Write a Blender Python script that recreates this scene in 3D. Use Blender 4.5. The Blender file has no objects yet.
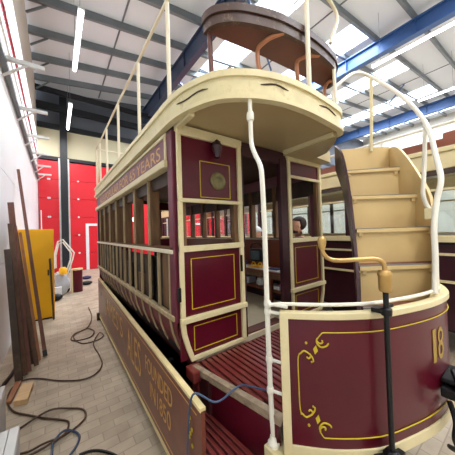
import bpy, math, random
from mathutils import Vector, Matrix
random.seed(7)
PI = math.pi
scene = bpy.context.scene
COL = scene.collection

# ------------------------------------------------------------------ materials
def mat(name, col, rough=.5, metal=0., var=.0, vscale=6., bump=0., bscale=30., emit=0., dirt=None, dscale=3., damt=.5, stretch=None, coat=0.):
    m = bpy.data.materials.new(name); m.use_nodes = True
    nt = m.node_tree; b = nt.nodes['Principled BSDF']
    c = tuple(((v/255)/12.92 if v/255 <= .04045 else ((v/255+.055)/1.055)**2.4) for v in col) + (1,)
    b.inputs['Base Color'].default_value = c
    b.inputs['Roughness'].default_value = rough
    b.inputs['Metallic'].default_value = metal
    if coat: b.inputs['Coat Weight'].default_value = coat; b.inputs['Coat Roughness'].default_value = .12
    tc = nt.nodes.new('ShaderNodeTexCoord'); src = tc.outputs['Object']
    if stretch:
        mp = nt.nodes.new('ShaderNodeMapping'); mp.inputs['Scale'].default_value = stretch
        nt.links.new(src, mp.inputs['Vector']); src = mp.outputs['Vector']
    last = None
    if var:
        n = nt.nodes.new('ShaderNodeTexNoise'); n.inputs['Scale'].default_value = vscale; n.inputs['Detail'].default_value = 5
        nt.links.new(src, n.inputs['Vector'])
        r = nt.nodes.new('ShaderNodeValToRGB')
        r.color_ramp.elements[0].position = .3; r.color_ramp.elements[1].position = .7
        r.color_ramp.elements[0].color = tuple(v*(1-var) for v in c[:3]) + (1,)
        r.color_ramp.elements[1].color = tuple(min(1, v*(1+var*.7)) for v in c[:3]) + (1,)
        nt.links.new(n.outputs['Fac'], r.inputs['Fac']); last = r.outputs['Color']
    if dirt:
        dc = tuple((v/255)**2.2 for v in dirt) + (1,)
        n = nt.nodes.new('ShaderNodeTexNoise'); n.inputs['Scale'].default_value = dscale; n.inputs['Detail'].default_value = 8; n.inputs['Roughness'].default_value = .7
        nt.links.new(src, n.inputs['Vector'])
        r = nt.nodes.new('ShaderNodeValToRGB')
        r.color_ramp.elements[0].position = .55; r.color_ramp.elements[1].position = .72
        r.color_ramp.elements[0].color = (0, 0, 0, 1); r.color_ramp.elements[1].color = (damt, damt, damt, 1)
        nt.links.new(n.outputs['Fac'], r.inputs['Fac'])
        mx = nt.nodes.new('ShaderNodeMixRGB'); mx.inputs['Color2'].default_value = dc
        if last: nt.links.new(last, mx.inputs['Color1'])
        else: mx.inputs['Color1'].default_value = c
        nt.links.new(r.outputs['Color'], mx.inputs['Fac']); last = mx.outputs['Color']
    if last: nt.links.new(last, b.inputs['Base Color'])
    if bump:
        n = nt.nodes.new('ShaderNodeTexNoise'); n.inputs['Scale'].default_value = bscale
        nt.links.new(src, n.inputs['Vector'])
        bp = nt.nodes.new('ShaderNodeBump'); bp.inputs['Strength'].default_value = bump; bp.inputs['Distance'].default_value = .01
        nt.links.new(n.outputs['Fac'], bp.inputs['Height']); nt.links.new(bp.outputs['Normal'], b.inputs['Normal'])
    if emit:
        b.inputs['Emission Color'].default_value = c; b.inputs['Emission Strength'].default_value = emit
    return m

MAROON = mat('maroon gloss paint', (84, 10, 29), .32, var=.12, vscale=2, coat=.08)
MAROON.node_tree.nodes['Principled BSDF'].inputs['Specular IOR Level'].default_value = .35
MAROOND = mat('deep maroon paint', (52, 16, 27), .35, var=.2, vscale=3)
FLOORI = mat('buff saloon floor', (206, 192, 162), .5, var=.08)
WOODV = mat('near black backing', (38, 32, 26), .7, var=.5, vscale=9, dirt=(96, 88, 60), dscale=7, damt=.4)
MAROONK = mat('worn maroon rocker', (96, 26, 36), .5, var=.3, vscale=8, dirt=(48, 36, 30), dscale=5, damt=.6)
GOLDK = mat('dull gold numerals', (160, 130, 44), .5)
MAROONP = mat('faded plum paint', (128, 84, 92), .5, var=.15, vscale=4)
POST = mat('corner post paint', (104, 38, 56), .4, var=.2, vscale=6)
CREAM = mat('cream paint', (220, 206, 160), .4, var=.07, vscale=5, dirt=(150, 125, 70), dscale=5, damt=.35)
CREAMR = mat('railing cream', (228, 218, 190), .4, var=.08, vscale=8)
CREAMW = mat('worn cream paint', (218, 205, 158), .5, var=.12, vscale=9, dirt=(128, 100, 60), dscale=9, damt=.55)
WHITE = mat('white enamel', (230, 226, 210), .3, var=.04)
STAIR = mat('cream buff stair paint', (218, 190, 132), .45, var=.06, vscale=3)
TREADB = mat('brown stair tread', (120, 70, 52), .5, var=.2, vscale=9, stretch=(1, 1, 1))
CEILC = mat('buff canopy ceiling', (182, 162, 118), .35, var=.05, vscale=2, coat=.3)
GOLD = mat('gold lining', (196, 172, 34), .4)
GOLDT = mat('gold lettering', (208, 160, 92), .45, var=.15, vscale=20)
BRASS = mat('brass', (196, 160, 98), .38, .7, var=.15, vscale=12)
BLACK = mat('black iron', (18, 18, 20), .45, .3, var=.3, vscale=15)
WOODB = mat('brown framing wood', (112, 80, 50), .6, var=.35, vscale=7, stretch=(4, 4, .6))
WOODL = mat('bleached rib wood', (172, 152, 116), .65, var=.3, vscale=12, stretch=(3, 3, .5), dirt=(80, 60, 40), dscale=8)
WOODD = mat('dark stained wood', (64, 46, 34), .55, var=.5, vscale=5, dirt=(120, 104, 76), dscale=6, damt=.5)
WOODI = mat('polished brown panel', (126, 66, 42), .35, var=.15, vscale=3)
SLAT = mat('red slatted floor paint', (116, 46, 42), .3, var=.2, vscale=8, stretch=(6, 1, 1), coat=.3)
SLATG = mat('red floor base', (58, 18, 20), .5, var=.2)
EDGEW = mat('weathered floor edge', (150, 132, 108), .7, var=.35, vscale=20, dirt=(70, 40, 30), dscale=12, damt=.8)
SEATB = mat('dark stained bench board', (72, 50, 42), .5, var=.3, vscale=8, dirt=(170, 150, 120), dscale=18, damt=.4)
SEATU = mat('bench underside', (96, 52, 42), .5, var=.2, vscale=4)
SCROLL = mat('bench bracket wood', (170, 112, 76), .45, var=.2, vscale=6)
ADV = mat('advert board brown', (112, 60, 44), .4, var=.2, vscale=5, dirt=(140, 96, 76), dscale=2.5, damt=.35, coat=.2)
ADVE = mat('advert gold edging', (228, 210, 154), .4, var=.15)
REDD = mat('red door paint', (214, 22, 40), .4, var=.05, vscale=.7)
WALL = mat('white wall', (238, 241, 242), .6, var=.04, vscale=.8)
WALLU = mat('pale wall cladding', (196, 192, 182), .6, var=.04, vscale=.6)
CREAMC = mat('cream upper cladding', (196, 190, 160), .6, var=.05, vscale=.5)
DARKC = mat('dark upper cladding', (92, 98, 108), .7, var=.15, vscale=1)
ROOF = mat('roof liner sheet', (208, 214, 222), .6, var=.04, vscale=.3)
STEEL = mat('galvanised grey steel', (112, 120, 126), .5, .2, var=.12, vscale=2)
BEAM = mat('lit blue painted steel', (58, 94, 148), .4, .1, var=.12, vscale=1)  # blue paint, brightened by the light on the beams put into the colour
BEAMD = mat('backlit blue steel', (50, 64, 88), .4, .1, var=.12, vscale=1)  # same beam steel seen against the light, its shade put into the colour
DKSTEEL = mat('near black steel', (26, 30, 36), .5, .2)
ALU = mat('aluminium', (206, 208, 206), .4, .3, var=.08, vscale=6)
YEL = mat('yellow sheet metal', (250, 184, 10), .4, var=.05, vscale=2)
PLY = mat('pale plywood', (226, 190, 142), .6, var=.12, vscale=8, stretch=(1, 6, 1))
PLANK = mat('brown plank', (96, 66, 46), .6, var=.4, vscale=5, stretch=(6, 6, .6))
PLANKR = mat('reddish plank', (112, 70, 56), .6, var=.25, vscale=5, stretch=(6, 6, .6))
CABLE = mat('brown rubber cable', (74, 54, 40), .5)
BCABLE = mat('blue cable', (58, 78, 106), .45)
SKIN = mat('skin', (226, 172, 144), .5, var=.06)
HAIR = mat('dark brown hair', (44, 30, 24), .7, var=.3, vscale=40, bump=.4, bscale=90)
CLOTH = mat('charcoal cloth', (40, 42, 50), .85, var=.1, vscale=20)
JEANS = mat('navy trousers', (36, 42, 62), .85, var=.1, vscale=20)
CREDC = mat('red cloth', (170, 40, 46), .85, var=.1)
PLASTW = mat('white plastic', (230, 230, 232), .4, var=.03)
PLASTG = mat('grey plastic sheet', (176, 178, 182), .35, var=.12, vscale=6)
PLASTB = mat('black plastic', (24, 24, 28), .4, var=.2)
SCREEN = mat('grey lamp glass', (96, 108, 112), .15, var=.2, vscale=30)
PURP = mat('dark violet plastic', (48, 40, 84), .4)
MAT = mat('ribbed brown mat', (90, 52, 42), .7, var=.2)
TUBE = mat('lit tube', (255, 250, 255), .4, emit=9.)
BULB = mat('warm lit bulb', (255, 225, 170), .4, emit=5.)
GLAZ = mat('daylit strip glazing', (250, 250, 255), .3, emit=3.5)
REDL = mat('dark red pipe', (150, 36, 52), .4)
ROUND = mat('olive bronze disc', (116, 108, 70), .4, .4, var=.3, vscale=30)

def brick_floor():
    m = bpy.data.materials.new('block paved floor'); m.use_nodes = True
    nt = m.node_tree; b = nt.nodes['Principled BSDF']; b.inputs['Roughness'].default_value = .55
    tc = nt.nodes.new('ShaderNodeTexCoord'); mp = nt.nodes.new('ShaderNodeMapping')
    mp.inputs['Rotation'].default_value = (0, 0, 0)
    nt.links.new(tc.outputs['Object'], mp.inputs['Vector'])
    br = nt.nodes.new('ShaderNodeTexBrick')
    br.inputs['Scale'].default_value = 1.; br.inputs['Brick Width'].default_value = .2; br.inputs['Row Height'].default_value = .1
    br.inputs['Mortar Size'].default_value = .005; br.inputs['Mortar Smooth'].default_value = .3
    br.inputs['Color1'].default_value = (.44, .365, .265, 1); br.inputs['Color2'].default_value = (.55, .465, .35, 1)
    br.inputs['Mortar'].default_value = (.37, .305, .225, 1)
    nt.links.new(mp.outputs['Vector'], br.inputs['Vector'])
    n = nt.nodes.new('ShaderNodeTexNoise'); n.inputs['Scale'].default_value = 3.; n.inputs['Detail'].default_value = 8
    nt.links.new(tc.outputs['Object'], n.inputs['Vector'])
    r = nt.nodes.new('ShaderNodeValToRGB'); r.color_ramp.elements[0].position = .3; r.color_ramp.elements[1].position = .7
    r.color_ramp.elements[0].color = (.72, .70, .68, 1); r.color_ramp.elements[1].color = (1.1, 1.1, 1.1, 1)
    nt.links.new(n.outputs['Fac'], r.inputs['Fac'])
    mx = nt.nodes.new('ShaderNodeMixRGB'); mx.blend_type = 'MULTIPLY'; mx.inputs['Fac'].default_value = 1
    nt.links.new(br.outputs['Color'], mx.inputs['Color1']); nt.links.new(r.outputs['Color'], mx.inputs['Color2'])
    nt.links.new(mx.outputs['Color'], b.inputs['Base Color'])
    bp = nt.nodes.new('ShaderNodeBump'); bp.inputs['Strength'].default_value = .25; bp.inputs['Distance'].default_value = .004
    nt.links.new(br.outputs['Fac'], bp.inputs['Height']); bp.invert = True
    nt.links.new(bp.outputs['Normal'], b.inputs['Normal'])
    return m
FLOORM = brick_floor()

def glass(name, col, alpha):
    m = bpy.data.materials.new(name); m.use_nodes = True
    nt = m.node_tree; nt.nodes.remove(nt.nodes['Principled BSDF'])
    t = nt.nodes.new('ShaderNodeBsdfTransparent'); g = nt.nodes.new('ShaderNodeBsdfGlossy'); x = nt.nodes.new('ShaderNodeMixShader')
    t.inputs['Color'].default_value = (*col, 1); g.inputs['Roughness'].default_value = .05
    x.inputs['Fac'].default_value = alpha
    nt.links.new(t.outputs[0], x.inputs[1]); nt.links.new(g.outputs[0], x.inputs[2])
    nt.links.new(x.outputs[0], nt.nodes['Material Output'].inputs['Surface'])
    return m
GLASS = glass('window glass', (.9, .93, .92), .08)
SKYG = glass('skylight sheet', (.95, .97, 1), .04)

# ------------------------------------------------------------------ mesh helper
class MB:
    def __init__(s): s.v = []; s.f = []; s.sm = []
    def add(s, vs, fs, smooth=False):
        o = len(s.v); s.v += [tuple(v) for v in vs]
        for f in fs: s.f.append([o+i for i in f]); s.sm.append(smooth)
        return s
    def box(s, x0, x1, y0, y1, z0, z1):
        vs = [(x, y, z) for z in (z0, z1) for y in (y0, y1) for x in (x0, x1)]
        return s.add(vs, [(0, 2, 3, 1), (4, 5, 7, 6), (0, 1, 5, 4), (1, 3, 7, 5), (3, 2, 6, 7), (2, 0, 4, 6)])
    def hexa(s, b, t):      # four bottom, four top points
        return s.add(list(b)+list(t), [(3, 2, 1, 0), (4, 5, 6, 7), (0, 1, 5, 4), (1, 2, 6, 5), (2, 3, 7, 6), (3, 0, 4, 7)])
    def bar(s, p, q, w, h, up=(0, 0, 1)):
        p, q, up = Vector(p), Vector(q), Vector(up); d = (q-p).normalized()
        a = d.cross(up)
        if a.length < 1e-4: a = d.cross(Vector((1, 0, 0)))
        a.normalize(); b = a.cross(d).normalized(); a *= w/2; b *= h/2
        return s.hexa([p-a-b, p+a-b, p+a+b, p-a+b], [q-a-b, q+a-b, q+a+b, q-a+b])
    def prism(s, poly, z0, z1):
        n = len(poly)
        ar = sum(poly[i][0]*poly[(i+1) % n][1]-poly[(i+1) % n][0]*poly[i][1] for i in range(n))
        if ar < 0: poly = poly[::-1]
        vs = [(x, y, z0) for x, y in poly]+[(x, y, z1) for x, y in poly]
        fs = [tuple(range(n))[::-1], tuple(range(n, 2*n))]+[(i, (i+1) % n, n+(i+1) % n, n+i) for i in range(n)]
        return s.add(vs, fs)
    def tube(s, pts, r, n=8, closed=False):
        pts = [Vector(p) for p in pts]; N = len(pts)
        rs = r if isinstance(r, (list, tuple)) else [r]*N
        vs = []; nrm = None
        for i, p in enumerate(pts):
            a = pts[(i-1) % N] if (i or closed) else p; b = pts[(i+1) % N] if (i < N-1 or closed) else p
            d = (b-a).normalized()
            if nrm is None:
                nrm = d.cross(Vector((0, 0, 1)))
                if nrm.length < .05: nrm = d.cross(Vector((1, 0, 0)))
            nrm = (nrm-d*nrm.dot(d)).normalized(); bi = d.cross(nrm)
            for k in range(n):
                t = 2*PI*k/n; vs.append(p+(nrm*math.cos(t)+bi*math.sin(t))*rs[i])
        fs = []
        for i in range(N if closed else N-1):
            j = (i+1) % N
            for k in range(n): fs.append((i*n+k, i*n+(k+1) % n, j*n+(k+1) % n, j*n+k))
        s.add(vs, fs, True)
        if not closed:
            o = len(s.v)-N*n
            s.f.append([o+k for k in range(n)][::-1]); s.sm.append(False)
            s.f.append([o+(N-1)*n+k for k in range(n)]); s.sm.append(False)
        return s
    def lathe(s, c, prof, n=16, axis=(0, 0, 1)):
        c = Vector(c); ax = Vector(axis).normalized()
        a = ax.cross(Vector((1, 0, 0)) if abs(ax.x) < .9 else Vector((0, 1, 0))).normalized(); b = ax.cross(a)
        vs = [c+ax*h+(a*math.cos(2*PI*k/n)+b*math.sin(2*PI*k/n))*r for r, h in prof for k in range(n)]
        fs = [(i*n+k, i*n+(k+1) % n, (i+1)*n+(k+1) % n, (i+1)*n+k) for i in range(len(prof)-1) for k in range(n)]
        s.add(vs, fs, True); o = len(s.v)-len(vs)
        s.f.append([o+k for k in range(n)][::-1]); s.sm.append(False)
        s.f.append([o+(len(prof)-1)*n+k for k in range(n)]); s.sm.append(False)
        return s
    def ribbon(s, plan, th, z0, z1, smooth=True):
        """vertical curved sheet along plan points; z0/z1 numbers or lists; th offset to the left-hand side"""
        N = len(plan); P = [Vector((p[0], p[1])) for p in plan]; off = []
        for i in range(N):
            d = (P[min(i+1, N-1)]-P[max(i-1, 0)]).normalized(); off.append(Vector((-d.y, d.x))*th)
        za = z0 if isinstance(z0, (list, tuple)) else [z0]*N; zb = z1 if isinstance(z1, (list, tuple)) else [z1]*N
        vs = []
        for i in range(N):
            q = P[i]+off[i]
            vs += [(P[i].x, P[i].y, za[i]), (P[i].x, P[i].y, zb[i]), (q.x, q.y, zb[i]), (q.x, q.y, za[i])]
        fs = []; 
        for i in range(N-1):
            a = i*4; b = a+4
            for k in range(4): fs.append((a+k, b+k, b+(k+1) % 4, a+(k+1) % 4))
        fs += [(0, 1, 2, 3), (N*4-1, N*4-2, N*4-3, N*4-4)]
        return s.add(vs, fs, smooth)
    def build(s, name, m, parent=None, bevel=0., seg=2):
        me = bpy.data.meshes.new(name); me.from_pydata(s.v, [], s.f); me.validate()
        import bmesh
        bm = bmesh.new(); bm.from_mesh(me); bmesh.ops.recalc_face_normals(bm, faces=bm.faces[:]); bm.to_mesh(me); bm.free()
        for p, q in zip(me.polygons, s.sm): p.use_smooth = q
        me.materials.append(m)
        if any(s.sm): me.set_sharp_from_angle(angle=math.radians(40))
        o = bpy.data.objects.new(name, me); COL.objects.link(o)
        if parent is not None:
            o.parent = parent
            o.matrix_parent_inverse = Matrix.Translation(-Vector(WL[parent.name]))
            WL[o.name] = (0, 0, 0)
        if bevel:
            md = o.modifiers.new('bevel', 'BEVEL'); md.width = bevel; md.segments = seg; md.limit_method = 'ANGLE'; md.angle_limit = math.radians(35)
        WL.setdefault(o.name, (0, 0, 0))
        return o
WL = {}
def tag(o, label, cat, group=None):
    o['label'] = label; o['category'] = cat
    if group: o['group'] = group
    return o
def thing(name, loc, label, cat, group=None):
    o = bpy.data.objects.new(name, None); COL.objects.link(o); o.location = loc; o.empty_display_size = .1
    WL[o.name] = tuple(loc); return tag(o, label, cat, group)
def struct(name, mb, m, **k):
    o = mb.build(name, m, **k); o['kind'] = 'structure'; return o
def text(name, body, origin, xa, ya, height, m, parent, width=None, depth=.002, align='LEFT'):
    cu = bpy.data.curves.new(name, 'FONT'); cu.body = body; cu.extrude = min(depth, .0008); cu.align_x = 'LEFT'; cu.resolution_u = 3
    tmp = bpy.data.objects.new('tmp', cu); COL.objects.link(tmp)
    dg = bpy.context.evaluated_depsgraph_get(); dg.update()
    me = bpy.data.meshes.new_from_object(tmp.evaluated_get(dg))
    bpy.data.objects.remove(tmp)
    xs = [v.co.x for v in me.vertices]; ys = [v.co.y for v in me.vertices]
    sx0, sx1, sy0, sy1 = min(xs), max(xs), min(ys), max(ys); sy = height/(sy1-sy0); sx = width/(sx1-sx0) if width else sy
    xa, ya, org = Vector(xa).normalized(), Vector(ya).normalized(), Vector(origin); na = xa.cross(ya)
    for v in me.vertices: v.co = org+xa*((v.co.x-sx0)*sx)+ya*((v.co.y-sy0)*sy)+na*v.co.z
    me.materials.clear(); me.materials.append(m); me.name = name
    o = bpy.data.objects.new(name, me); COL.objects.link(o)
    o.parent = parent; o.matrix_parent_inverse = Matrix.Translation(-Vector(WL[parent.name])); WL[o.name] = (0, 0, 0)
    return o
def words(name, body, origin, xa, ya, height, m, parent, width):
    def raw(b):
        cu = bpy.data.curves.new('w', 'FONT'); cu.body = b; t = bpy.data.objects.new('w', cu); COL.objects.link(t)
        bpy.context.view_layer.update(); w_ = t.dimensions.x; bpy.data.objects.remove(t); return w_
    ws = body.split(' '); L = [raw(b) for b in ws]; k = width/(sum(L)+.28*(len(ws)-1)); x = 0
    for b, l in zip(ws, L):
        text(name, b, Vector(origin)+Vector(xa).normalized()*x, xa, ya, height, m, parent, width=l*k); x += (l+.28)*k
def smoothpath(pts, n=4):
    P = [Vector(p) for p in pts]; out = []
    for i in range(len(P)-1):
        a, b, c, d = P[max(i-1, 0)], P[i], P[i+1], P[min(i+2, len(P)-1)]
        for k in range(n):
            t = k/n
            out.append(.5*((2*b)+(c-a)*t+(2*a-5*b+4*c-d)*t*t+(3*b-a-3*c+d)*t**3))
    out.append(P[-1]); return out

# ------------------------------------------------------------------ camera
F = 232.; YAW = math.radians(36.6); PITCH = math.radians(.9); ROLL = math.radians(1.8)
fw = Vector((math.sin(YAW)*math.cos(PITCH), math.cos(YAW)*math.cos(PITCH), math.sin(PITCH)))
rt = Vector((math.cos(YAW), -math.sin(YAW), 0)); up = rt.cross(fw)
R2 = rt*math.cos(ROLL)-up*math.sin(ROLL); U2 = rt*math.sin(ROLL)+up*math.cos(ROLL)
cam = bpy.data.cameras.new('camera'); co = bpy.data.objects.new('camera', cam); COL.objects.link(co)
M4 = Matrix((R2, U2, -fw)).transposed().to_4x4(); M4.translation = Vector((0, 0, 1.7)); co.matrix_world = M4
cam.sensor_width = 36; cam.lens = F/455*36; cam.clip_start = .02; cam.clip_end = 200
scene.camera = co

# ------------------------------------------------------------------ building
XW, YE, YB, XE = -.6, 13.5, -6.5, 33.
rz = lambda x: 8.4+.14*x
struct('floor', MB().box(XW-.2, XE+.2, YB-.2, YE+.2, -.1, 0), FLOORM)
# left wall: lower white boards with joints, glazing strip, upper cladding
w = MB(); z = 0
for h in (1.35, 1.35, 1.35, .85):
    w.box(XW-.15, XW, YB, YE, z, z+h-.012); z += h
w.box(XW-.15, XW-.02, YB, YE, 0, 4.9)
struct('wall_left', w, WALL)
struct('window_1', MB().box(XW-.08, XW-.05, YB, YE, 4.9, 6.15), GLAZ)
fm = MB()
for zz in (4.9, 5.5, 6.15): fm.box(XW-.1, XW+.02, YB, YE, zz-.03, zz+.03)
y = YB
while y < YE: fm.box(XW-.08, XW-.02, y-.015, y+.015, 4.9, 6.15); y += .6
struct('trim_1', fm, WALL)
struct('trim_2', MB().box(XW-.12, XW, YB, YE, 6.2, 8.4), WALLU)
# far wall
struct('wall_far', MB().box(XW-.2, XE, YE+.15, YE+.3, 0, 13), DARKC)
struct('trim_3', MB().box(XW, XE, YE+.02, YE+.14, 5.42, 6.75), CREAMC)
t4 = MB()
for (z0, z1, yy) in ((5.3, 5.45, YE-.05), (6.75, 6.98, YE-.1), (7.45, 7.75, YE-.5), (8.05, 8.25, YE-.9)): t4.box(XW, XE, yy, yy+.15, z0, z1)
struct('trim_4', t4, DKSTEEL)
def sectional(name, x0, x1, pers=None):
    d = MB(); zz = 0.02
    for h in (.84, .88, .88, .88, .88, .88):
        d.box(x0, x1, YE, YE+.06, zz, zz+h-.035); d.box(x0, x1, YE+.035, YE+.05, zz, zz+h); zz += h
    o = struct(name, d, REDD, bevel=.006)
    if pers:
        f = MB(); a, b = pers
        f.box(a, a+.13, YE-.03, YE, 0, 2.3).box(b-.13, b, YE-.03, YE, 0, 2.3).box(a+.13, b-.13, YE-.03, YE, 2.18, 2.3)
        q = f.build('door_frame', PLASTW, o); q['label'] = 'white personnel door frame'
    k = MB()
    for zz in (.86, 1.74, 2.62, 3.5, 4.38):
        for xx in (x0+.35, x1-.35): k.lathe((xx, YE-.02, zz), [(.045, 0), (.045, .03)], 8, (0, 1, 0))
    k.build('hinge', PLASTW, o)
    return o
sectional('door_1', XW+.02, .17)
sectional('door_2', .59, 4.9, (1.22, 2.15))
sectional('door_3', 5.5, 9.8, (7.2, 8.2))
sectional('door_4', 11.2, 12.6)
struct('trim_28', MB().box(12.7, XE, YE+.0, YE+.1, 0, 6.0), WALLU)
struct('trim_29', MB().box(9.95, 11.1, YE+.0, YE+.1, 0, 5.3), WALLU)
for i, (a, b) in enumerate(((.17, .59), (4.9, 5.5), (9.8, 10.4))):
    c = (a+b)/2
    struct('trim_%d' % (5+i), MB().box(c-.14, c+.14, YE-.22, YE+.02, 0, 8.3), DKSTEEL)
    struct('trim_%d' % (15+i), MB().box(a, c-.14, YE-.06, YE-.005, 0, 5.4).box(c+.14, b, YE-.06, YE-.005, 0, 5.4), ALU)
# back and right walls
struct('wall_back', MB().box(XW-.2, XE, YB-.15, YB, 0, 13), WALLU)
wr = MB().box(XE, XE+.15, YB, YE+.2, 0, 13.2); struct('wall_right', wr, WALLU)
for i, y0 in enumerate((6.6,)):
    d = MB()
    for k in range(6): d.box(XE-.08, XE-.02, y0, y0+3.0, .02+k*.9, .02+(k+1)*.9-.03)
    struct('door_%d' % (6+i), d, REDD, bevel=.006)
    struct('trim_%d' % (24+i), MB().box(XE-.12, XE-.08, y0+1.2, y0+1.35, 0, 2.3).box(XE-.12, XE-.08, y0+2.1, y0+2.25, 0, 2.3).box(XE-.12, XE-.08, y0+1.35, y0+2.1, 2.15, 2.3), WALL)
# roof: sheets with openings for the skylight strips
STR = [(5.6, 7.05), (9.8, 11.45), (15.1, 17.), (21.3, 23.6), (28.3, 31.)]
SY = [(4.2, 12.4), (-5.2, .6)]  # second span: unseen skylights behind the camera, added for their light
def slope(mb, x0, x1, y0, y1, dz=0, th=.1):
    a, b = rz(x0)+dz, rz(x1)+dz
    mb.hexa([(x0, y0, a), (x1, y0, b), (x1, y1, b), (x0, y1, a)], [(x0, y0, a+th), (x1, y0, b+th), (x1, y1, b+th), (x0, y1, a+th)])
rf = MB(); x = XW-.15
for a, b in STR: slope(rf, x, a, YB-.15, YE+.3, .2); x = b
slope(rf, x, XE+.15, YB-.15, YE+.3, .2)
for a, b in STR:
    for y0, y1 in ((YB-.15, SY[1][0]), (SY[1][1], SY[0][0]), (SY[0][1], YE+.3)): slope(rf, a, b, y0, y1, .2)
struct('ceiling', rf, ROOF)
k = 0
wn = 2
for a, b in STR:
    for y0, y1 in SY:
        p = MB(); slope(p, a, b, y0, y1, .27, .01); struct('window_%d' % wn, p, SKYG); wn += 1
jn = 30
y = 13.70-1.37
js = []
while y > YB: js.append(y); y -= 1.37
for y in js:
    j = MB(); slope(j, XW, XE, y-.035, y+.035, -.02, .22); slope(j, XW, XE, y-.035, y+.07, -.04, .02)
    # short knee braces at the wall and at the main beams
    for bx in (XW, 4.28, 11.75):
        s = 1
        zt = rz(bx+.45)-.02
        j.bar((bx+.05, y+.06, zt-.42), (bx+.5, y+.06, zt), .05, .05)
    struct('trim_%d' % jn, j, STEEL); jn += 1
# sheet joint line along the roof
sj = MB()
for xx in (1.9, 8.4, 13.2, 19): slope(sj, xx, xx+.05, YB, YE, .17, .03)
struct('trim_%d' % jn, sj, STEEL); jn += 1
def ibeam(x, z0, z1, m, wd=.3):
    global jn
    b = MB().box(x-wd/2, x+wd/2, YB, YE+.1, z0, z0+.05).box(x-wd/2, x+wd/2, YB, YE+.1, z1-.05, z1).box(x-.03, x+.03, YB, YE+.1, z0+.05, z1-.05)
    for q in range(int((YE-YB)/2.74)):
        yy = YB+1+q*2.74; b.box(x-wd/2+.01, x+wd/2-.01, yy-.01, yy+.01, z0+.05, z1-.05)
    struct('trim_%d' % jn, b, m); jn += 1
ibeam(4.28, 8.15, 8.9, BEAMD, .22); ibeam(11.75, 9.32, 9.96, BEAM, .3); ibeam(25.6, 11.1, 11.9, BEAM, .4)
for x in (4.6, 18.4):      # tie braces under the roof
    b = MB()
    for y in (0, 5, 10): b.bar((x, y, rz(x)-.1), (x+4, y+2.6, rz(x+4)-.1), .07, .07)
    struct('trim_%d' % jn, b, BEAM); jn += 1

# cable trunking and brackets on the left wall
tr = tag(MB().box(XW+.012, XW+.08, YB+.2, YE-.4, 4.18, 4.26).build('cable_trunking', STEEL), 'long grey cable trunking running along the left wall', 'trunking')
tr2 = tag(MB().tube([(XW+.05, YB+.2, 5.0), (XW+.05, YE-.3, 5.0)], .025).build('wall_pipe', REDL), 'thin dark red pipe along the top of the left wall', 'pipe')
for i, y in enumerate((4.5, 6.1, 7.65, 9.2, 10.75, 12.2)):
    b = MB().box(XW+.012, -.09, y-.03, y+.03, 4.26, 4.32).bar((XW+.03, y, 4.02), (XW+.3, y, 4.27), .03, .03)
    lab = ['nearest grey wall bracket sticking out from the left wall', 'second wall bracket from the camera on the left wall', 'third wall bracket from the camera on the left wall', 'fourth wall bracket from the camera on the left wall', 'fifth wall bracket from the camera, near the red door', 'furthest wall bracket beside the red door'][i]
    tag(b.build('wall_bracket', ALU, bevel=.004), lab, 'bracket', 'wall brackets along the left wall')
def lampt(x, y0, y1, z, lab):
    L = thing('tube_light', (x, (y0+y1)/2, z), lab, 'light', 'hanging tube lights')
    MB().box(x-.06, x+.06, y0, y1, z, z+.05).build('housing', ALU, L)
    MB().tube([(x, y0+.02, z-.035), (x, y1-.02, z-.035)], .045, 10).build('tube', TUBE, L)
    MB().tube([(x, y0+.3, z+.05), (x, y0+.3, rz(x)+.1)], .006, 5).build('hanging_wire', STEEL, L)
    MB().tube([(x, y1-.3, z+.05), (x, y1-.3, rz(x)+.1)], .006, 5).build('hanging_wire', STEEL, L)
lampt(.52, 5.65, 7.85, 6.5, 'nearer hanging tube light above the left aisle')
lampt(.52, 10.0, 12.4, 6.5, 'further small tube light above the left aisle by the red door')
lampt(10.1, .6, 3.75, 8., 'long bright tube light at upper right above the stair handrail')
lampt(17.0, 2.2, 4.0, 8.9, 'shorter tube light lower right behind the stair handrail')
lampt(5.55, 3.4, 3.95, 8.0, 'short tube light at top beside the curved bench')

# ------------------------------------------------------------------ the tram
T = thing('horse_tram', (1.65, 3.4, 0), 'maroon and cream open-ended double deck tram under restoration with buff stairs', 'tram')
XL, XR, YN, YF = .70, 2.60, 1.58, 5.45
XC = (XL+XR)/2
SY_ = [1.72+i*.50 for i in range(1, 8)]     # window posts
mir = lambda x: XL+XR-x
# saloon floor and ceiling
MB().box(.84, 2.46, YN, YF, .70, .76).build('saloon_floor', FLOORI, T)
MB().box(.72, 2.58, YN+.04, YF, 2.46, 2.5).build('saloon_ceiling', WOODD, T)
MB().box(.68, 2.64, YN+.03, YF+.02, 2.5, 2.68).build('roof_deck', CEILC, T)
MB().box(.80, 2.5, 1.35, 5.6, .38, .70).build('underframe', SLATG, T)
# corner posts
for sx in (0, 1):
    for yy in (YN+.0, YF-.1):
        x0 = XL if sx == 0 else XR-.05
        MB().box(x0, x0+.05, yy+.03, yy+.12, 1.03, 2.47).build('corner_post', POST, T, bevel=.006)
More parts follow.
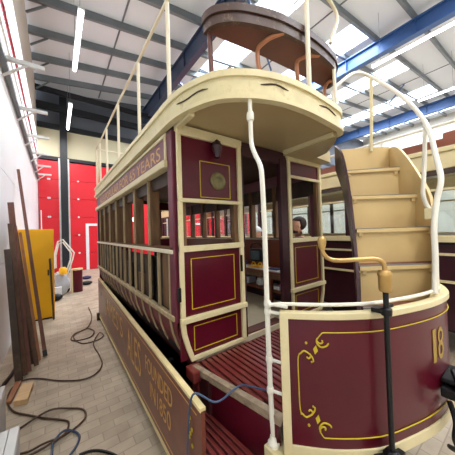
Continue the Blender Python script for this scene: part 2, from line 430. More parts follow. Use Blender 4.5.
# side framing both sides
for sx in (0, 1):
    f = (lambda x: x) if sx == 0 else mir
    def bx(a, b, *r): x0, x1 = sorted((f(a), f(b))); return MB().box(x0, x1, *r)
    bx(XL-.014, XL+.09, YN+.05, YF, 1.542, 1.572).build('waist_rail', CREAMR, T, bevel=.005)
    bx(XL+.0, XL+.10, YN+.05, YF, 1.575, 1.585).build('window_sill', WOODB, T)
    bx(XL-.015, XL+.03, YN+.05, YF, 1.04, 1.08).build('belt_rail', WOODL, T, bevel=.006)
    bx(XL-.0, XL+.06, YN+.12, YF, 2.26, 2.47).build('letterboard', MAROONP, T)
    c = bx(XL-.03, XL+.05, YN+.12, YF, 2.205, 2.265); c.build('cornice', CREAM, T, bevel=.01)
    bx(XL-.012, XL, YN+.12, YF, 2.445, 2.47).build('cornice', CREAM, T)
    bx(XL-.012, XL, YN+.125, YN+.145, 2.26, 2.45).build('cornice', CREAM, T)
    bx(XL+.055, XL+.09, YN+.05, YF, 2.10, 2.3).build('lintel', WOODD, T)
    for y in SY_:
        bx(XL+.03, XL+.12, y-.02, y+.035, 1.585, 2.3).build('window_post', WOODB, T, bevel=.003)
        bx(XL+.012, XL+.03, y-.006, y+.012, 1.57, 2.22).build('window_bead', WOODL, T)
    n = 15
    for i in range(n):
        y = YN+.14+i*(YF-YN-.2)/(n)
        r = bx(XL+.0, XL+.022, y-.010, y+.010, 1.08, 1.535); r.build('rib', WOODL, T)
        # rocker ribs: curved inward
        q = MB(); pts = [(XL+.0, 1.03), (XL+.02, .92), (XL+.055, .82), (XL+.10, .74)]
        for a, b in zip(pts, pts[1:]):
            A, B = (f(a[0]), y, a[1]), (f(b[0]), y, b[1]); q.bar(A, B, .014, .012, (0, 1, 0))
        q.build('rocker_rib', WOODL, T)
    # boards inside the ribs
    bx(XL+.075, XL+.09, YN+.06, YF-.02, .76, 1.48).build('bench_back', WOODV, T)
    rk = MB(); pp = [(XL+.008, 1.05), (XL+.028, .92), (XL+.062, .82), (XL+.107, .73)]
    for a, b in zip(pp, pp[1:]):
        rk.hexa([(f(a[0]), YN+.06, a[1]), (f(a[0]), YF, a[1]), (f(a[0]+.012), YF, a[1]), (f(a[0]+.012), YN+.06, a[1])],
                [(f(b[0]), YN+.06, b[1]), (f(b[0]), YF, b[1]), (f(b[0]+.012), YF, b[1]), (f(b[0]+.012), YN+.06, b[1])])
    rk.build('rocker_panel', MAROONK, T)
    bx(XL+.10, XL+.13, YN, YF, .40, .74).build('gap_screen', SLATG, T)  # added dark strip, blocks the light showing through under the body
# bits of loose backing behind the ribs, each filling one bay
for i in range(15):
    if i in (0, 2, 3, 5, 6, 8, 10, 11, 13):
        y = YN+.14+i*(YF-YN-.2)/15
        MB().box(XL+.035, XL+.05, y+.02, y+.22, 1.085, (1.53, 1.36, 1.48, 1.28)[i % 4]).build('bay_board', WOODD if i % 3 else WOODB, T)
words('letterboard_lettering', 'ALES POPULAR FOR 65 YEARS', (XL-.002, 5.0, 2.295), (0, -1, 0), (0, 0, 1), .115, GOLDT, T, width=3.17)
# bulkheads (near and far)
def bulkhead(y, near=True):
    s = -1 if near else 1
    nm = T
    def B(x0, x1, z0, z1, d0=0, d1=.03):
        a, b = sorted((y+s*d0, y+s*(d1))); return MB().box(x0, x1, a, b, z0, z1)
    for sx in (0, 1):
        f = (lambda x: x) if sx == 0 else mir
        def P(a, b, z0, z1, d0, d1): x0, x1 = sorted((f(a), f(b))); return B(x0, x1, z0, z1, d0, d1)
        P(.72, 1.33, .76, 1.05, -.02, 0).build('lower_panel', MAROON, nm)
        P(.74, 1.33, 1.06, 1.56, -.02, 0).build('bulkhead_panel', MAROON, nm)
        zt = 1.93 if sx == 0 else 2.25
        P(.74, 1.33, zt+.01, 2.43, -.02, 0).build('upper_panel', MAROON, nm)
        fr = P(.72, .755, 1.06, 2.43, 0, .025)
        x0, x1 = sorted((f(1.29), f(1.33))); 
        fr.box(x0, x1, *sorted((y, y+s*.025)), .76, 2.43)
        for z0, z1 in ((1.555, 1.60), (zt-.005, zt+.025), (2.425, 2.46)):
            x0, x1 = sorted((f(.72), f(1.33))); fr.box(x0, x1, *sorted((y, y+s*.028)), z0, z1)
        x0, x1 = sorted((f(.80), f(1.33))); fr.box(x0, x1, *sorted((y, y+s*.025)), .745, .775)
        x0, x1 = sorted((f(.715), f(1.34))); fr.box(x0, x1, *sorted((y, y+s*.04)), 1.035, 1.075)
        fr.build('panel_frame', CREAM, nm, bevel=.004)
        # curved lower stile following the tumblehome
        st = MB(); pts = [(.735, 1.035), (.745, .95), (.77, .86), (.81, .75)]
        for a, b in zip(pts, pts[1:]): st.bar((f(a[0]), y+s*.012, a[1]), (f(b[0]), y+s*.012, b[1]), .025, .035, (1, 0, 0))
        st.build('curved_stile', CREAM, nm, bevel=.003)
        P(.755, .79, 1.6, zt, -.04, .0).build('window_frame', WOODB, nm)
        P(1.25, 1.29, 1.6, zt, -.04, .0).build('window_frame', WOODB, nm)
        # gold lining
        if near:
            def rect(a, b, z0, z1):
                g = MB(); A, C = sorted((f(a), f(b)))
                for q in (((A, z0), (C, z0)), ((C, z0), (C, z1)), ((C, z1), (A, z1)), ((A, z1), (A, z0))):
                    g.bar((q[0][0], y+s*.002, q[0][1]), (q[1][0], y+s*.002, q[1][1]), .0055, .006, (0, 1, 0))
                g.build('gold_lining', GOLD, nm)
            rect(.82, 1.23, 1.12, 1.50)
            rect(.83, 1.24, .81, .99)
            if sx == 0: rect(.92, 1.21, 1.975, 2.26)
    # door surround
    for x0, x1 in ((1.33, 1.36), (1.86, 1.97)):
        B(x0, x1, .76, 2.43, -.04, .01).build('door_post', MAROOND, nm, bevel=.004)
    B(1.33, 1.97, 2.38, 2.455, -.04, .0).build('door_header', MAROOND, nm)
    B(.72, 1.34, 2.455, 2.50, -.02, .02).build('top_rail', CREAM, nm)
    B(1.96, 2.58, 2.455, 2.50, -.02, .02).build('top_rail', CREAM, nm)
    B(1.34, 1.96, 2.455, 2.50, -.02, .0).build('top_rail', MAROOND, nm)
bulkhead(YN); bulkhead(YF, False)
MB().lathe((1.09, YN, 2.115), [(.075, 0), (.075, -.006), (.062, -.014), (.05, -.01), (.03, -.016), (.0, -.018)][::-1], 24, (0, 1, 0)).build('ventilator_disc', ROUND, T)
MB().lathe((1.05, YN-.06, 2.28), [(.006, 0), (.026, .01), (.03, .05), (.042, .08), (.046, .10), (.034, .12), (.018, .145), (.0, .16)], 14).build('bell_lamp', MAROOND, T)
MB().box(1.03, 1.07, YN-.08, YN, 2.39, 2.42).build('lamp_bracket', BLACK, T)
for zz in (1.2,):
    h = MB().box(.70, .72, YN-.03, YN+.0, zz, zz+.1).build('hinge', BLACK, T)
MB().box(1.285, 1.30, YN-.035, YN-.02, 1.35, 1.49).build('door_catch', BLACK, T)
# canopy over the platform
CAN = [(.70, 1.60), (.675, 1.60), (.69, 1.42), (.735, 1.26), (.81, 1.12), (.95, 1.015), (1.08, .96), (1.21, .93), (1.40, .915), (1.585, .92), (1.76, .93), (1.88, .945), (1.955, .985), (1.97, 1.05), (1.93, 1.15), (1.93, 1.60)]
def offs(P, d):
    out = []
    for i, p in enumerate(P):
        a = Vector(P[max(i-1, 0)]); b = Vector(P[min(i+1, len(P)-1)]); t = (b-a).normalized(); out.append((p[0]+t.y*d, p[1]-t.x*d))
    return out
can = MB().prism(offs([(p.x, p.y) for p in smoothpath([(*p, 0) for p in CAN[1:-1]], 3)], -.02)+[(1.91, 1.60)], 2.515, 2.64).build('canopy', CEILC, T)
rimp = [(p.x, p.y) for p in smoothpath([(.675, 5.47, 0), (.675, 3.5, 0), (.675, 2.0, 0)]+[(*p, 0) for p in CAN[1:15]], 4)]
lo = [2.485]*len(rimp)
MB().ribbon(rimp, .03, 2.485, 2.655).build('rim_board', CREAMW, T)
MB().ribbon([(p[0], p[1]) for p in rimp], -.018, 2.485, 2.51).build('rim_moulding', CREAM, T)
MB().ribbon([(p[0], p[1]) for p in rimp], -.014, 2.625, 2.665).build('rim_moulding', CREAM, T)
n = len(rimp)
for a, b, z in ((15, 23, 2.575), (30, 37, 2.59), (43, 50, 2.59)):
    pts = [Vector((rimp[i][0], rimp[i][1], z+.008*math.sin(i))) for i in range(a, min(b, n))]
    MB().tube([p+Vector((-.002, -.002, 0)) for p in pts], [.003]+[.0055]*(len(pts)-2)+[.002], 5).build('paint_crack', WOODD, T)
MB().ribbon([(mir(.675), 5.47), (mir(.675), 1.6)], .03, 2.485, 2.655).build('rim_board', CREAMW, T)
MB().box(1.90, 1.935, 1.02, 1.56, 2.478, 2.515).build('canopy_beam', CREAM, T, bevel=.005)
MB().box(.72, .76, 1.0+.35, YN, 2.47, 2.515).build('canopy_beam', CREAM, T, bevel=.005)
MB().prism([(1.93, 1.0), (2.02, 1.06), (2.25, 1.28), (2.3, 1.42), (2.62, 1.45), (2.62, YN+.05), (1.93, YN+.05)], 2.47, 2.60).build('stair_landing', CEILC, T)
# deck railing
pY = [1.65, 2.43, 3.39, 4.28, 5.0, 5.45]
for y in pY: MB().tube([(.715, y, 2.66), (.715, y, 3.48)], .017, 8).build('railing_post', CREAMR, T)
curve = smoothpath([(.715, 5.45, 3.49), (.715, 3.4, 3.49), (.715, 2.43, 3.48), (.715, 1.65, 3.48), (.74, 1.36, 3.48), (.83, 1.17, 3.48), (.98, 1.06, 3.48), (1.25, .98, 3.49), (1.48, .955, 3.51), (1.72, .95, 3.53), (1.86, .95, 3.50), (1.91, .95, 3.43), (1.86, .96, 3.30), (1.82, .97, 3.2)], 5)
MB().tube(curve, .014, 8).build('railing_top', CREAMR, T)
MB().tube([(1.48, .955, 2.66), (1.48, .955, 3.48)], .017, 8).build('railing_post', CREAMR, T)
MB().tube([(1.93, 1.0, 2.66), (1.95, 1.02, 3.2)], .014, 8).build('railing_post', CREAMR, T)
MB().tube([(.715, 5.0, 3.48), (.715, 5.45, 2.67)], .014).build('railing_brace', CREAMR, T)
for y in (2.43, 3.39, 4.28, 5.0, 5.45): MB().tube([(mir(.715), y, 2.66), (mir(.715), y, 3.48)], .017, 8).build('railing_post', CREAMR, T)
MB().tube([(mir(.715), 5.45, 3.49), (mir(.715), 2.43, 3.49)], .014).build('railing_top', CREAMR, T)
MB().tube([(.715, 5.45, 3.49), (mir(.715), 5.45, 3.49)], .014).build('railing_top', CREAMR, T)
def offs(P, d):
    out = []
    for i, p in enumerate(P):
        a = Vector(P[max(i-1, 0)]); b = Vector(P[min(i+1, len(P)-1)]); t = (b-a).normalized(); out.append((p[0]+t.y*d, p[1]-t.x*d))
    return out
# curved end bench on the deck
so = [(.84, 1.34), (.84, 1.28), (.875, 1.21), (.97, 1.13), (1.10, 1.07), (1.25, 1.02), (1.40, .995), (1.60, .98), (1.80, .985), (1.95, 1.005), (2.06, 1.05), (2.14, 1.12), (2.17, 1.18), (2.15, 1.22), (1.6, 1.25), (1.24, 1.28)]
MB().prism(so, 3.08, 3.115).build('deck_bench', SEATU, T)
sp = [(p.x, p.y) for p in smoothpath([(*p, 0) for p in so[:14]], 3)]
MB().ribbon(sp, .035, 3.06, 3.12).build('bench_rim', SEATB, T)
MB().ribbon(offs(sp, .012), .05, 3.125, 3.175).build('bench_rim', SEATB, T)
for arm, knee in (((1.30, 1.02), (1.18, 1.165)), ((1.70, 1.0), (1.53, 1.09)), ((2.10, 1.10), (2.02, 1.15))):
    mx_, my_ = (arm[0]+knee[0])/2, (arm[1]+knee[1])/2
    p = smoothpath([(arm[0], arm[1], 3.07), (mx_, my_, 3.055), (knee[0]+.02, knee[1], 3.02), (knee[0], knee[1], 2.95), (knee[0]+.01, knee[1], 2.86), (knee[0]+.04, knee[1], 2.78), (knee[0]+.04, knee[1]+.01, 2.65)], 4)
    MB().tube(p, .016, 8).build('bench_bracket', SCROLL, T)
MB().tube([(.875, 1.30, 2.65), (.87, 1.31, 3.07)], .017).build('bench_leg', SEATU, T)
bs = MB()
for i in range(5): bs.box(1.12+i*.07, 1.17+i*.07, 1.42, 2.4, 2.98+i*.02, 3.0+i*.02)
bs.build('deck_slatted_seat', SLAT, T)
bl = MB().box(1.13, 1.17, 1.6, 1.65, 2.64, 2.98).box(1.36, 1.4, 1.6, 1.65, 2.64, 3.03).box(1.13, 1.17, 2.3, 2.35, 2.64, 2.98).box(1.36, 1.4, 2.3, 2.35, 2.64, 3.03)
bl.build('seat_frame', SLAT, T)
# platform
DP = [(.903, .80), (1.064, .63), (1.25, .495), (1.436, .425), (1.62, .375), (1.78, .353), (1.93, .357), (2.10, .41), (2.28, .51), (2.46, .66), (2.58, .82), (2.6, 1.0)]
dpl = [(p.x, p.y) for p in smoothpath([(*p, 0) for p in DP], 4)]
MB().prism([(.79, YN), (.79, 1.5)]+[(x+.012, y+.02) for x, y in dpl]+[(2.6, YN)], .69, .715).build('platform', SLATG, T)
xx = .86
import bisect
def front(x):
    for a, b in zip(dpl, dpl[1:]):
        if a[0] <= x <= b[0]: return a[1]+(b[1]-a[1])*(x-a[0])/(b[0]-a[0])
    return .9
sl = None
while xx < 2.45:
    y0 = front(xx)+.07 if xx > .95 else .80+(.95-xx)*3.2+.03
    q = MB().box(xx, xx+.032, min(y0, 1.5), YN-.03, .715, .733); q.build('platform_slat', SLAT, T, bevel=.005)
    xx += .047
pe = MB().hexa([(.775, 1.53, .69), (.815, 1.53, .69), (.95, .82, .69), (.905, .82, .69)], [(.775, 1.53, .738), (.815, 1.53, .738), (.95, .80, .738), (.905, .80, .738)])
pe.build('platform_edge', EDGEW, T, bevel=.004)
MB().hexa([(.80, 1.55, .40), (.83, 1.55, .40), (.925, .84, .45), (.90, .84, .45)], [(.80, 1.55, .69), (.83, 1.55, .69), (.925, .84, .69), (.90, .84, .69)]).build('step_riser', MAROON, T)
MB().box(.74, .84, 1.44, 1.56, .66, .735).box(.79, .84, 1.47, 1.56, .42, .66).build('platform_bearer', SLAT, T, bevel=.008)
s = MB().hexa([(.645, 1.5, .44), (.80, 1.5, .44), (.90, .5, .46), (.655, .5, .46)], [(.645, 1.5, .465), (.80, 1.5, .465), (.90, .5, .485), (.655, .5, .485)])
s.build('side_step', SLATG, T)
for i in range(5):
    a = .66+i*.031; b = .668+i*.045
    MB().hexa([(a, 1.48, .463), (a+.02, 1.48, .463), (b+.03, .5, .483), (b, .5, .483)], [(a, 1.48, .48), (a+.02, 1.48, .48), (b+.03, .5, .50), (b, .5, .50)]).build('step_slat', SLAT, T, bevel=.003)
MB().box(.66, .70, .52, 1.4, .30, .44).build('step_hanger', BLACK, T)
# dash panel
MB().ribbon(dpl, .02, .625, 1.255).build('dash_panel', MAROON, T)
off = lambda d: [(x-d*.6 if i < 20 else x, y-d) for i, (x, y) in enumerate(dpl)]
MB().ribbon(offs(dpl, .012), .045, 1.252, 1.285).build('dash_capping', CREAM, T, bevel=.004)
MB().ribbon(offs(dpl, .008), .03, .575, .63).build('dash_skirt', CREAM, T, bevel=.003)
MB().ribbon([dpl[0], (dpl[0][0]+.028, dpl[0][1]-.031)], -.012, .585, 1.28).build('dash_stile', CREAM, T, bevel=.003)
ins = offs(dpl, -.03)
MB().tube([(.88, .85, 1.31)]+[(x, y, 1.315) for x, y in ins[:24]], .0095, 8).build('dash_rail', WHITE, T)
# arc-length lookup on the dash (s starts at x=.85,y=.87 as measured)
base = [(.85, .87)]+DP
def S(s_, z, d=.004):
    s_ = max(s_, .02)
    for a, b in zip(base, base[1:]):
        L = math.hypot(b[0]-a[0], b[1]-a[1])
        if s_ <= L:
            t = s_/L; return nearest(a[0]+(b[0]-a[0])*t, a[1]+(b[1]-a[1])*t, z, d)
        s_ -= L
def nearest(x, y, z, d):
    best = None
    for i, (a, b) in enumerate(zip(dpl, dpl[1:])):
        A, Bv, Pp = Vector(a), Vector(b), Vector((x, y)); e = Bv-A; t = max(0, min(1, (Pp-A).dot(e)/e.dot(e))); q = A+e*t
        D = (Pp-q).length
        if best is None or D < best[0]: n = Vector((e.y, -e.x)).normalized(); best = (D, q+n*d)
    return (best[1].x, best[1].y, z)
def SL(pts, r=.0045, n=4):
    sp_ = smoothpath([(p[0], p[1], 0) for p in pts], n)
    return [S(p.x, p.y) for p in sp_]
line = MB()
top = [(.265, 1.16), (.285, 1.185)]+[(.30+.06*i, 1.19) for i in range(21)]
bot = [(.262, .712), (.280, .685)]+[(.30+.06*i, .683) for i in range(21)]
line.tube(SL(top, n=3), .003, 5); line.tube(SL(bot, n=3), .003, 5)
line.tube(SL([(.18, 1.085), (.171, 1.05), (.171, .93), (.172, .83), (.178, .785)]), .003, 5)
line.build('gold_lining', GOLD, T)
orn = MB()
def flip(P): return [(a, 1.8735-b) for a, b in P]
cur = [[(.265, 1.165), (.262, 1.14), (.28, 1.12), (.305, 1.125), (.318, 1.14)], [(.262, 1.15), (.275, 1.138), (.288, 1.142), (.286, 1.155)],
       [(.18, 1.08), (.20, 1.098), (.225, 1.085), (.24, 1.065), (.243, 1.045)], [(.225, 1.087), (.232, 1.075), (.222, 1.062), (.212, 1.07)]]
for P in cur:
    for Q in (P, flip(P)): orn.tube(SL(Q, n=4), [.002]+[.0042]*(len(P)*4-5)+[.0015], 5)
for cz in (1.105, 1.8735-1.105):
    g = [S(.258, cz+.024, .003), S(.266, cz-.004, .003), S(.252, cz-.022, .003), S(.244, cz+.004, .003)]
    n_ = Vector((-.67, -.74, 0))*.002
    orn.hexa(g, [Vector(q)+n_ for q in g])
    orn.lathe(S(.212, cz+(.032 if cz > 1 else -.032), .0), [(.006, 0), (.006, .006)], 8, (-.67, -.74, 0))
    orn.lathe(S(.235, cz+(-.06 if cz > 1 else .06), .0), [(.004, 0), (.004, .006)], 8, (-.67, -.74, 0))
orn.build('corner_ornament', GOLD, T)
for ch, s0 in (('1', .965), ('8', 1.02)):
    a = Vector(S(s0, .945, .003)); b = Vector(S(s0+.08, .945, .003)); 
    text('fleet_number', ch, a, b-a, (0, 0, 1), .18, GOLDK, T, width=.035 if ch == '1' else .075)
# stanchion with cranks and short ties to the dash
st = smoothpath([(.955, 1.02, 2.52), (.955, 1.02, 2.32), (.953, 1.015, 2.22), (.935, .97, 2.14), (.905, .90, 2.05), (.895, .88, 1.95), (.89, .87, 1.7), (.89, .87, 1.2), (.895, .87, .8), (.90, .865, .60)], 4)
MB().tube(st, .0135, 10).build('stanchion', WHITE, T)
MB().lathe((.90, .865, .575), [(.03, 0), (.032, .015), (.022, .03), (.018, .05)], 12).build('stanchion_foot', WHITE, T)
MB().lathe((.955, 1.02, 2.36), [(.02, 0), (.023, .01), (.023, .035), (.02, .05)], 12).build('stanchion_collar', WHITE, T)
for zz in (.86, 1.02, 1.27, 1.31):
    MB().tube([(.893, .87, zz), (.93, .77, zz)], .008 if zz < 1.2 else .0095, 8).build('stanchion_tie', WHITE, T)
    MB().lathe((.893, .87, zz-.018), [(.016, 0), (.019, .008), (.019, .028), (.016, .036)], 10).build('stanchion_collar', WHITE, T)
MB().box(.86, .96, .76, .90, .50, .575).build('fender_block', CREAM, T, bevel=.006)
# hand brake
MB().tube([(1.235, .44, .60), (1.235, .44, 1.42)], .0125, 10).build('brake_column', BLACK, T)
MB().lathe((1.235, .44, 1.395), [(.024, 0), (.028, .01), (.028, .07), (.031, .075), (.031, .085), (.02, .10)], 14).build('brake_socket', BRASS, T)
MB().tube(smoothpath([(1.235, .44, 1.48), (1.232, .442, 1.525), (1.21, .46, 1.545), (1.17, .49, 1.548), (1.07, .57, 1.545), (1.035, .60, 1.555), (1.016, .615, 1.58), (1.012, .618, 1.61)], 4), .0105, 10).build('brake_handle', BRASS, T)
MB().lathe((1.012, .618, 1.60), [(.011, 0), (.017, .015), (.02, .035), (.018, .05), (.01, .06)], 12).build('brake_knob', BRASS, T)
MB().lathe((1.235, .44, 1.285), [(.022, 0), (.024, .008), (.024, .03), (.018, .035)], 12).box(1.22, 1.28, .44, .50, 1.29, 1.31).bar((1.19, .46, 1.315), (1.28, .43, 1.325), .012, .012).build('brake_clamp', BLACK, T)
MB().lathe((1.235, .44, .575), [(.045, 0), (.05, .02), (.036, .04), (.04, .06), (.022, .09)], 12).box(1.17, 1.34, .42, .51, .575, .61).build('brake_gear', BLACK, T, bevel=.004)
# coupling on the front
cp = MB().box(1.66, 1.86, .22, .35, .77, .82).lathe((1.655, .26, .68), [(.022, 0), (.026, .02), (.026, .16), (.016, .18)], 12)
cp.bar((1.655, .26, .83), (1.74, .31, .90), .025, .025).box(1.70, 1.9, .27, .355, .83, .855)
cp.build('coupling', BLACK, T, bevel=.006)
MB().tube(smoothpath([(1.74, .33, .72), (1.70, .30, .64), (1.715, .31, .54), (1.75, .30, .46), (1.86, .36, .38)], 5), .014, 8).build('brake_hose', BLACK, T)
# staircase: five winding treads between two stringers
tz = [2.24, 1.96, 1.68, 1.42, 1.17, .93]
TL = [(2.265, 1.11), (2.051, .963), (1.873, .852), (1.72, .765), (1.60, .70), (1.48, .66)]
TR = [(2.60, .775), (2.498, .631), (2.35, .497), (2.16, .45), (1.98, .408), (1.78, .40)]
TL0, TR0 = (2.40, 1.24), (2.78, .90)
SC = thing  # noqa
prevL, prevR = TL0, TR0
zt = 2.52
MB().hexa([(*TL0, 2.24), (*TR0, 2.24), (TR0[0]+.02, TR0[1]+.02, 2.24), (TL0[0]+.02, TL0[1]+.02, 2.24)], [(*TL0, 2.52), (*TR0, 2.52), (TR0[0]+.02, TR0[1]+.02, 2.52), (TL0[0]+.02, TL0[1]+.02, 2.52)]).build('stair_riser', STAIR, T)
for i in range(6):
    L, R_ = Vector(TL[i]), Vector(TR[i]); pl, pr_ = Vector(prevL), Vector(prevR)
    n_ = ((pl-L)+(pr_-R_)).normalized()
    z = tz[i]
    # tread board with nosing
    a, b, c, d = L-n_*.02, R_-n_*.02, pr_, pl
    MB().hexa([(*a, z-.022), (*b, z-.022), (*c, z-.022), (*d, z-.022)], [(*a, z), (*b, z), (*c, z), (*d, z)]).build('stair_tread', TREADB, T)
    a2, b2 = L-n_*.026, R_-n_*.026
    MB().hexa([(*a2, z-.026), (*b2, z-.026), (*b, z-.026), (*a, z-.026)], [(*a2, z+.004), (*b2, z+.004), (*b, z+.004), (*a, z+.004)]).build('tread_nosing', STAIR, T, bevel=.003)
    MB().hexa([(*a2, z+.004), (*b2, z+.004), (*(b+n_*.03), z+.004), (*(a+n_*.03), z+.004)], [(*a2, z+.009), (*b2, z+.009), (*(b+n_*.03), z+.009), (*(a+n_*.03), z+.009)]).build('nosing_strip', STEEL, T)
    z0 = tz[i+1] if i < 5 else .735
    L2, R3 = L+n_*.015, R_+n_*.015
    MB().hexa([(*L, z0), (*R_, z0), (*R3, z0), (*L2, z0)], [(*L, z-.022), (*R_, z-.022), (*R3, z-.022), (*L2, z-.022)]).build('stair_riser', STAIR, T)
    for e, o_ in ((L, (R_-L).normalized()*.03), (R_, (L-R_).normalized()*.03)):
        p0 = e+o_-n_*.02
        q = MB().bar((p0.x, p0.y, z-.04), (p0.x-n_.x*-.06, p0.y-n_.y*-.06, z-.04), .03, .03)
        q.build('tread_bracket', STAIR, T, bevel=.004)
    prevL, prevR = TL[i], TR[i]
dirw = Vector((.80, -.60))
lp = [(x, y) for x, y in ([TL0]+TL)]; lp = [(x-.03, y+.022) for x, y in lp]
lpz0 = [2.30, 2.06, 1.78, 1.50, 1.24, .98, .735]; lpz1 = [2.56, 2.42, 2.13, 1.83, 1.55, 1.30, 1.05]
sm = smoothpath([(x, y, a) for (x, y), a in zip(lp, lpz0)], 4); sm2 = smoothpath([(x, y, a) for (x, y), a in zip(lp, lpz1)], 4)
MB().ribbon([(p.x, p.y) for p in sm], -.0+.02, [p.z for p in sm], [p.z for p in sm2]).build('stair_stringer', MAROOND, T)
rp = [TR0]+TR; rp = [(x+.012, y-.008) for x, y in rp]
rz0 = [2.2, 1.95, 1.67, 1.40, 1.15, .90, .735]; rz1 = [2.50, 2.44, 2.20, 1.91, 1.62, 1.38, 1.25]
sm = smoothpath([(x, y, a) for (x, y), a in zip(rp, rz0)], 4); sm2 = smoothpath([(x, y, a) for (x, y), a in zip(rp, rz1)], 4)
MB().ribbon([(p.x, p.y) for p in sm], -.02, [p.z for p in sm], [p.z for p in sm2]).build('stair_stringer', STAIR, T)
# stair handrails
hr = smoothpath([(1.93, 1.0, 2.62), (1.941, 1.027, 2.87), (2.06, 1.02, 2.99), (2.358, 1.023, 3.194), (2.592, .973, 3.215), (2.524, .718, 2.883), (2.316, .507, 2.498), (2.055, .397, 2.131), (1.94, .360, 1.978), (1.90, .375, 1.86), (1.835, .381, 1.698), (1.80, .375, 1.50), (1.76, .375, 1.30)], 5)
MB().tube(hr, [.016]*len(hr), 10).build('stair_handrail', WHITE, T)
MB().tube([(2.592, .973, 3.215), (2.61, .99, 2.85), (2.622, 1.01, 2.47)], .016, 8).build('handrail_post', CREAM, T)
MB().tube(smoothpath([(2.316, .507, 2.498), (2.24, .50, 2.25), (2.174, .499, 2.02), (2.15, .50, 1.93), (2.16, .49, 1.86), (2.19, .47, 1.80)], 4), .014, 8).build('handrail_post', WHITE, T)
MB().box(2.15, 2.21, .45, .50, 1.74, 1.82).build('handrail_foot', CREAM, T, bevel=.005)
# wheels under the saloon
for yy in (2.6, 4.4):
    for x0 in (1.05, 2.2): MB().lathe((x0, yy, .30), [(.30, 0), (.30, .02), (.27, .02), (.27, .06)], 28, (1, 0, 0)).build('wheel', BLACK, T)
    MB().tube([(1.0, yy, .30), (2.3, yy, .30)], .03).build('axle', BLACK, T)
# advertising board hung along the side
A0, A1 = Vector((.617, 1.125)), Vector((.69, 5.45))
def advq(mb, t0, t1, za, zb, zc, zd, th=.025, o=0.):
    p, q = A0+(A1-A0)*t0, A0+(A1-A0)*t1
    mb.hexa([(p.x+o, p.y, za), (q.x+o, q.y, zc), (q.x+o+th, q.y, zc), (p.x+o+th, p.y, za)], [(p.x+o, p.y, zb), (q.x+o, q.y, zd), (q.x+o+th, q.y, zd), (p.x+o+th, p.y, zb)])
zl = lambda t: .13-.05*t; zh = lambda t: .725+.095*t
m_ = MB(); advq(m_, 0, 1, zl(0), zh(0), zl(1), zh(1)); adv = m_.build('advertising_board', ADV, T)
m_ = MB(); advq(m_, 0, 1, zh(0)-.004, zh(0)+.016, zh(1)-.004, zh(1)+.016, .035, -.005); advq(m_, 0, 1, zl(0)-.02, zl(0)+.012, zl(1)-.02, zl(1)+.012, .035, -.005)
m_.build('edging', ADVE, adv)
m_ = MB()
for a, b in ((.0, .04),): 
    advq(m_, .012, .97, zh(0)-.05, zh(0)-.044, zh(1)-.05, zh(1)-.044, .002, -.002); advq(m_, .012, .97, zl(0)+.05, zl(0)+.056, zl(1)+.05, zl(1)+.056, .002, -.002)
m_.build('gold_lining', GOLDT, adv)
ax = (A0-A1).normalized(); ax3 = (ax.x, ax.y, 0)
def advx(y): t = (y-A0.y)/(A1.y-A0.y); return A0.x+(A1.x-A0.x)*t-.003
text('board_lettering', "JAMES'S", (advx(4.5), 4.5, .33), ax3, (0, 0, 1), .34, GOLDT, adv, width=1.4)
text('board_lettering', 'ALES', (advx(2.86), 2.86, .32), ax3, (0, 0, 1), .33, GOLDT, adv, width=.55)
text('board_lettering', 'FOUNDED', (advx(2.15), 2.15, .49), ax3, (0, 0, 1), .13, GOLDT, adv, width=.62)
words('board_lettering', 'IN 1850', (advx(2.03), 2.03, .31), ax3, (0, 0, 1), .13, GOLDT, adv, width=.46)
fl = MB()
for i in range(6): fl.lathe((advx(1.25)-.001, 1.25+.02*math.sin(i*2.1), .62-.03*i), [(.012, 0), (.012, .003)], 7, (-1, 0, 0))
fl.build('leaf_ornament', GOLD, adv)
for yy in (1.9, 3.4, 5.0): MB().box(.68, .80, yy, yy+.05, .55, .62).build('board_bracket', BLACK, adv)
MB().box(.64, .76, 5.30, 5.36, 0, .14).build('board_prop', WOODD, adv)
# saloon interior: bench along the right side
MB().box(2.12, 2.46, YN+.25, YF-.1, 1.14, 1.18).build('saloon_bench', WOODI, T, bevel=.004)
MB().box(2.10, 2.14, YN+.25, YF-.1, 1.10, 1.155).build('bench_edge', WOODB, T)
MB().box(2.44, 2.455, YN+.1, YF-.1, 1.18, 1.56).build('bench_backboard', WOODI, T)
for yy in (2.0, 2.75, 3.6): MB().box(2.13, 2.17, yy, yy+.04, .76, 1.14).build('bench_leg', WOODI, T)
MB().box(2.36, 2.39, YN+.3, YF-.1, .76, 1.13).build('bench_riser', MAROOND, T)
MB().box(1.38, 1.85, YN+.02, YN+.12, .76, .775).build('doorway_mat', MAT, T)

# ------------------------------------------------------------------ things inside the tram
sh = MB().box(2.145, 2.32, 1.87, 2.85, 1.182, 1.195)
tag(sh.build('board', PLASTW, bevel=.003), 'long white board lying on the brown bench inside the tram', 'board')
wl = thing('work_lamp', (2.2, 2.33, 1.195), 'black portable floodlight on yellow stand standing on the white board', 'lamp')
MB().box(2.19, 2.24, 2.22, 2.45, 1.27, 1.45).build('lamp_body', PLASTB, wl, bevel=.02)
MB().box(2.182, 2.19, 2.255, 2.415, 1.30, 1.42).build('lamp_glass', SCREEN, wl)
MB().tube(smoothpath([(2.22, 2.22, 1.45), (2.22, 2.24, 1.50), (2.22, 2.335, 1.525), (2.22, 2.43, 1.50), (2.22, 2.45, 1.45)], 3), .01).build('handle', PLASTB, wl)
MB().tube([(2.16, 2.21, 1.207), (2.16, 2.46, 1.207)], .01).tube([(2.26, 2.21, 1.207), (2.26, 2.46, 1.207)], .01).tube([(2.16, 2.27, 1.207), (2.215, 2.27, 1.28), (2.26, 2.27, 1.207)], .01).tube([(2.16, 2.4, 1.207), (2.215, 2.4, 1.28), (2.26, 2.4, 1.207)], .01).build('stand', YEL, wl)
